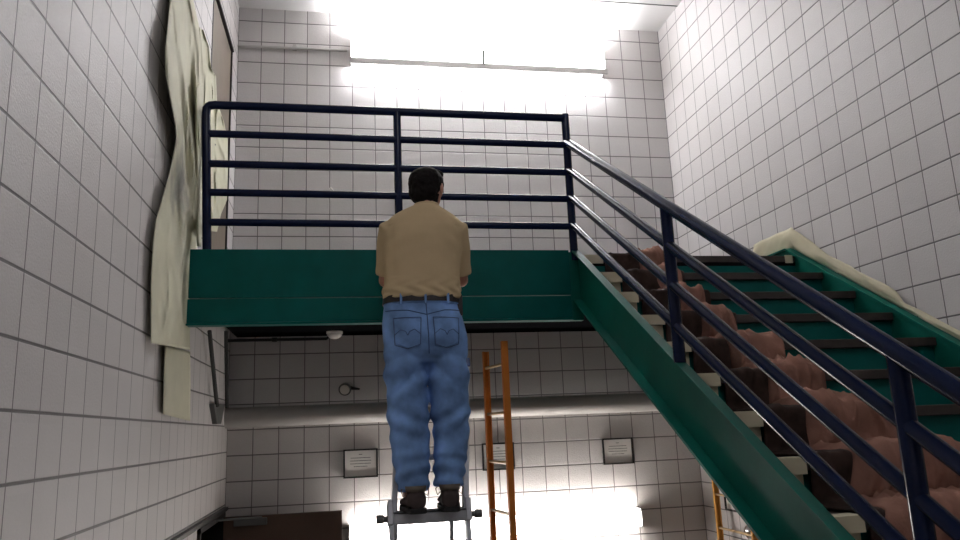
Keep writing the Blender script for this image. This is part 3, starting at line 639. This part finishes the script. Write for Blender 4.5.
def shirt_w(c):
    z = c.z-G; a = 0.005*noise.noise(c*9)-0.004*math.exp(-((abs(c.x-CX)-0.172-0.05*(z-0.95))/0.018)**2)*(1 if 0.78 < z < 1.06 else 0)
    a += 0.006*max(0, 1-abs(z-0.70)/0.08)*math.sin(c.x*60+math.sin(z*80)*1.5+c.y*20)
    a += 0.0035*math.sin((c.z*1.0+abs(c.x-CX)*0.6)*70)*max(0, 1-abs(abs(c.x-CX)-0.15)/0.08)*max(0, 1-abs(z-0.98)/0.15)
    return a
sm = remeshed(S, 0.006, 18, shirt_w)
shirt = obj('shirt', sm, M_shirt, body, smooth=True)
m = MB(); m.rings([(1.355, 3.866, zr(1.178), 0.070, 0.065), (1.355, 3.866, zr(1.190), 0.069, 0.065), (1.355, 3.867, zr(1.195), 0.064, 0.061)], 32); obj('collar', m, M_shirt, shirt, smooth=True)
# jeans
J = MB()
J.rings([(1.316, 3.868, zr(0.675), 0.190, 0.122, 2.3), (1.316, 3.868, zr(0.62), 0.200, 0.130, 2.3), (1.322, 3.864, zr(0.55), 0.212, 0.142, 2.3), (1.330, 3.862, zr(0.47), 0.218, 0.148, 2.3), (1.333, 3.866, zr(0.40), 0.213, 0.135, 2.3), (1.333, 3.87, zr(0.34), 0.195, 0.105, 2.3)], 40)
L_ = [(0.46, 1.222, 0.104, .130), (0.36, 1.224, 0.110, .122), (0.27, 1.226, 0.107, .112), (0.17, 1.230, 0.104, .104), (0.07, 1.235, 0.104, .100), (-0.03, 1.240, 0.101, .097), (-0.12, 1.243, 0.093, .095), (-0.20, 1.247, 0.086, .092), (-0.25, 1.250, 0.080, .090), (-0.285, 1.255, 0.075, .085)]
R_ = [(0.46, 1.438, 0.104, .130), (0.36, 1.441, 0.109, .122), (0.27, 1.445, 0.105, .112), (0.17, 1.448, 0.101, .104), (0.07, 1.450, 0.098, .100), (-0.03, 1.450, 0.090, .097), (-0.12, 1.443, 0.084, .094), (-0.19, 1.433, 0.077, .090), (-0.235, 1.428, 0.074, .088), (-0.268, 1.427, 0.072, .084)]
for Q in (L_, R_):
    J.rings([(cx, 3.872-(0.012 if z < -0.1 else 0), zr(z), rx, ry, 2.2) for z, cx, rx, ry in Q], 30)
def jean_w(c):
    z = c.z-G; a = 0.005*noise.noise(c*7)
    s = 1 if c.x > 1.335 else -1; lx = c.x-(1.44 if s > 0 else 1.23)
    low = max(0, 1-abs(z+0.20)/0.14)               # bunching above the hem
    a += 0.007*low*math.sin(z*95+lx*18*s+3*noise.noise(c*6)+c.y*10)
    kn = max(0, 1-abs(z-0.06)/0.16); a += 0.008*kn*math.sin(z*60-lx*35*s+2*noise.noise(c*5))
    a -= 0.004*math.exp(-((z-0.375+abs(lx)*0.25)/0.018)**2)
    a -= 0.012*math.exp(-((z-0.28+abs(lx+s*0.03)*0.9)/0.022)**2)*max(0, 1-abs(lx)/0.12)
    up_ = max(0, 1-abs(z-0.28)/0.16); a += 0.010*up_*math.sin(z*42+lx*26*s+1.5*noise.noise(c*5))
    return a
jm = remeshed(J, 0.006, 7, jean_w)
jeans = obj('jeans', jm, M_denim, body, smooth=True)
joff = origin(jeans)
bvh = BVHTree.FromPolygons([v.co+joff for v in jeans.data.vertices], [tuple(p.vertices) for p in jeans.data.polygons])
def skin_pt(x, z, off):
    h = bvh.ray_cast(Vector((x, 3.4, zr(z))), Vector((0, 1, 0)))
    return (h[0] if h[0] else Vector((x, 3.75, zr(z)))) + Vector((0, -off, 0))
def surf_curve(pts, r, off=0.002, n=14):
    out = []
    for (x0, z0), (x1, z1) in zip(pts, pts[1:]):
        for i in range(n): out.append(skin_pt(x0+(x1-x0)*i/n, z0+(z1-z0)*i/n, off))
    out.append(skin_pt(*pts[-1], off)); m = MB(); m.tube(out, r, 6); return m
for s, cx in ((-1, 1.228), (1, 1.425)):
    w2, zt, zb = 0.068, 0.560, 0.405
    def pf(u, v, cx=cx): 
        x = cx+(u-0.5)*2*w2*(1-0.10*v); zc = zt-(zt-zb)*v; 
        if v > 0.8: zc += 0.022*abs(u-0.5)*2*(v-0.8)/0.2
        return skin_pt(x, zc+s*0.02*(u-0.5), 0.004)
    m = MB(); m.grid(pf, 16, 16); pk = obj('back_pocket', m, M_denim, jeans, smooth=True, thick=0.004)
    oc = [(cx-w2, zt), (cx+w2, zt)]; obj('stitching', surf_curve(oc, 0.0022, 0.008), M_stitch, pk)
    ou = [(cx-w2, zt), (cx-w2*0.9, zb+0.02), (cx, zb), (cx+w2*0.9, zb+0.02), (cx+w2, zt)]; obj('stitching', surf_curve(ou, 0.0020, 0.007), M_stitch, pk)
    arc = [(cx-w2*0.93, 0.475), (cx-w2*0.5, 0.500), (cx-w2*0.15, 0.490), (cx, 0.470), (cx+w2*0.15, 0.490), (cx+w2*0.5, 0.500), (cx+w2*0.93, 0.475)]
    obj('stitching', surf_curve(arc, 0.0018, 0.008, 6), M_stitch, pk)
obj('seam', surf_curve([(1.325, 0.66), (1.330, 0.50), (1.334, 0.38)], 0.0025, 0.001), M_denimd, jeans)
obj('seam', surf_curve([(1.125, 0.605), (1.23, 0.600), (1.326, 0.575), (1.42, 0.600), (1.515, 0.605)], 0.0025, 0.001), M_denimd, jeans)
obj('waistband', MB().rings([(1.316, 3.868, zr(0.640), 0.199, 0.131, 2.3), (1.316, 3.868, zr(0.678), 0.194, 0.127, 2.3)], 48), M_denim, jeans, smooth=50)
for x in (1.20, 1.322, 1.44):
    m = MB(); yb = 3.868-0.137*(max(0.01, 1-abs((x-1.316)/0.203)**2.3))**(1/2.3); m.box(x-0.006, x+0.006, yb-0.006, yb+0.004, zr(0.632), zr(0.687)); obj('belt_loop', m, M_denim, jeans, bevel=0.001)
blt = obj('belt', MB().rings([(1.316, 3.868, zr(0.648), 0.2035, 0.1360, 2.3), (1.316, 3.868, zr(0.684), 0.2015, 0.1345, 2.3)], 48), M_leather, body, smooth=50)
m = MB(); m.box(1.493, 1.524, 3.81, 3.86, zr(0.580), zr(0.690)); obj('phone_pouch', m, M_leather, body, bevel=0.006)
# boots
def boot(cx, rot):
    ZS = zr(-0.380); R = Matrix.Rotation(rot, 4, 'Z'); T = Matrix.Translation((cx, 3.80, ZS)) @ R
    U = MB()
    secs = [(-0.085, 0.028, 0.065, .030), (-0.070, 0.036, 0.085, .036), (-0.03, 0.038, 0.095, .042), (0.03, 0.038, 0.080, .040), (0.09, 0.045, 0.055, .034), (0.15, 0.047, 0.042, .026), (0.195, 0.036, 0.032, .020), (0.215, 0.018, 0.020, .014)]
    pts = [Vector((0, y, 0.022+h*0.5)) for y, w_, h, _ in secs]
    vs = []; fs = []; sg = 20
    for (y, w_, h, _) in secs:
        for k in range(sg):
            th = 2*math.pi*k/sg; vs.append(T @ Vector((w_*1.22*math.copysign(abs(math.cos(th))**0.8, math.cos(th)), y, 0.018+h/2+h/2*math.sin(th))))
    for i in range(len(secs)-1):
        for k in range(sg): fs.append((i*sg+k, i*sg+(k+1) % sg, (i+1)*sg+(k+1) % sg, (i+1)*sg+k))
    fs += [tuple(range(sg))[::-1], tuple(range((len(secs)-1)*sg, len(secs)*sg))]
    U.add(vs, fs)
    cc = T @ Vector((0, -0.03, 0))
    U.rings([(cc.x, cc.y, ZS+0.03, 0.046, 0.055), (cc.x, cc.y, ZS+0.08, 0.043, 0.052), (cc.x, cc.y+0.004, ZS+0.120, 0.046, 0.056)], 20)
    up_ = obj('shoe', remeshed(U, 0.005, 3, lambda c: 0.002*noise.noise(c*30)), M_boot, body, smooth=True)
    m = MB(); poly = []
    for y, w_ in ((-0.098, 0.020), (-0.090, 0.038), (-0.06, 0.047), (0.0, 0.046), (0.08, 0.055), (0.15, 0.058), (0.20, 0.044), (0.225, 0.020)): poly.append((w_, y))
    poly = poly + [(-a, y) for a, y in poly[::-1]]
    n = len(poly); v = [T @ Vector((a, y, z)) for z in (0.0, 0.024) for a, y in poly]
    m.add(v, [tuple(range(n))[::-1], tuple(range(n, 2*n))]+[(i, (i+1) % n, (i+1) % n+n, i+n) for i in range(n)]); obj('sole', m, M_sole, up_, bevel=0.003)
    m = MB()
    for i in range(4):
        y = 0.035+i*0.025; zz = 0.108-i*0.012; m.tube([T @ Vector((-0.026, y, zz-0.010)), T @ Vector((0, y+0.006, zz)), T @ Vector((0.026, y, zz-0.010))], 0.0025, 6)
    for s in (-1, 1):
        m.tube([T @ Vector((0, 0.03, 0.11)), T @ Vector((s*0.045, 0.015, 0.125)), T @ Vector((s*0.068, 0.00, 0.105)), T @ Vector((s*0.060, -0.01, 0.075)), T @ Vector((s*0.035, 0.02, 0.095))], 0.0028, 6)
    obj('laces', m, M_lace, up_)
    m = MB(); m.rings([(cc.x, cc.y+0.003, ZS+0.100, 0.049, 0.058), (cc.x, cc.y+0.003, ZS+0.124, 0.052, 0.061)], 24); obj('padded_collar', m, M_lining, up_, smooth=True)
boot(1.254, 0.06); boot(1.424, -0.08)
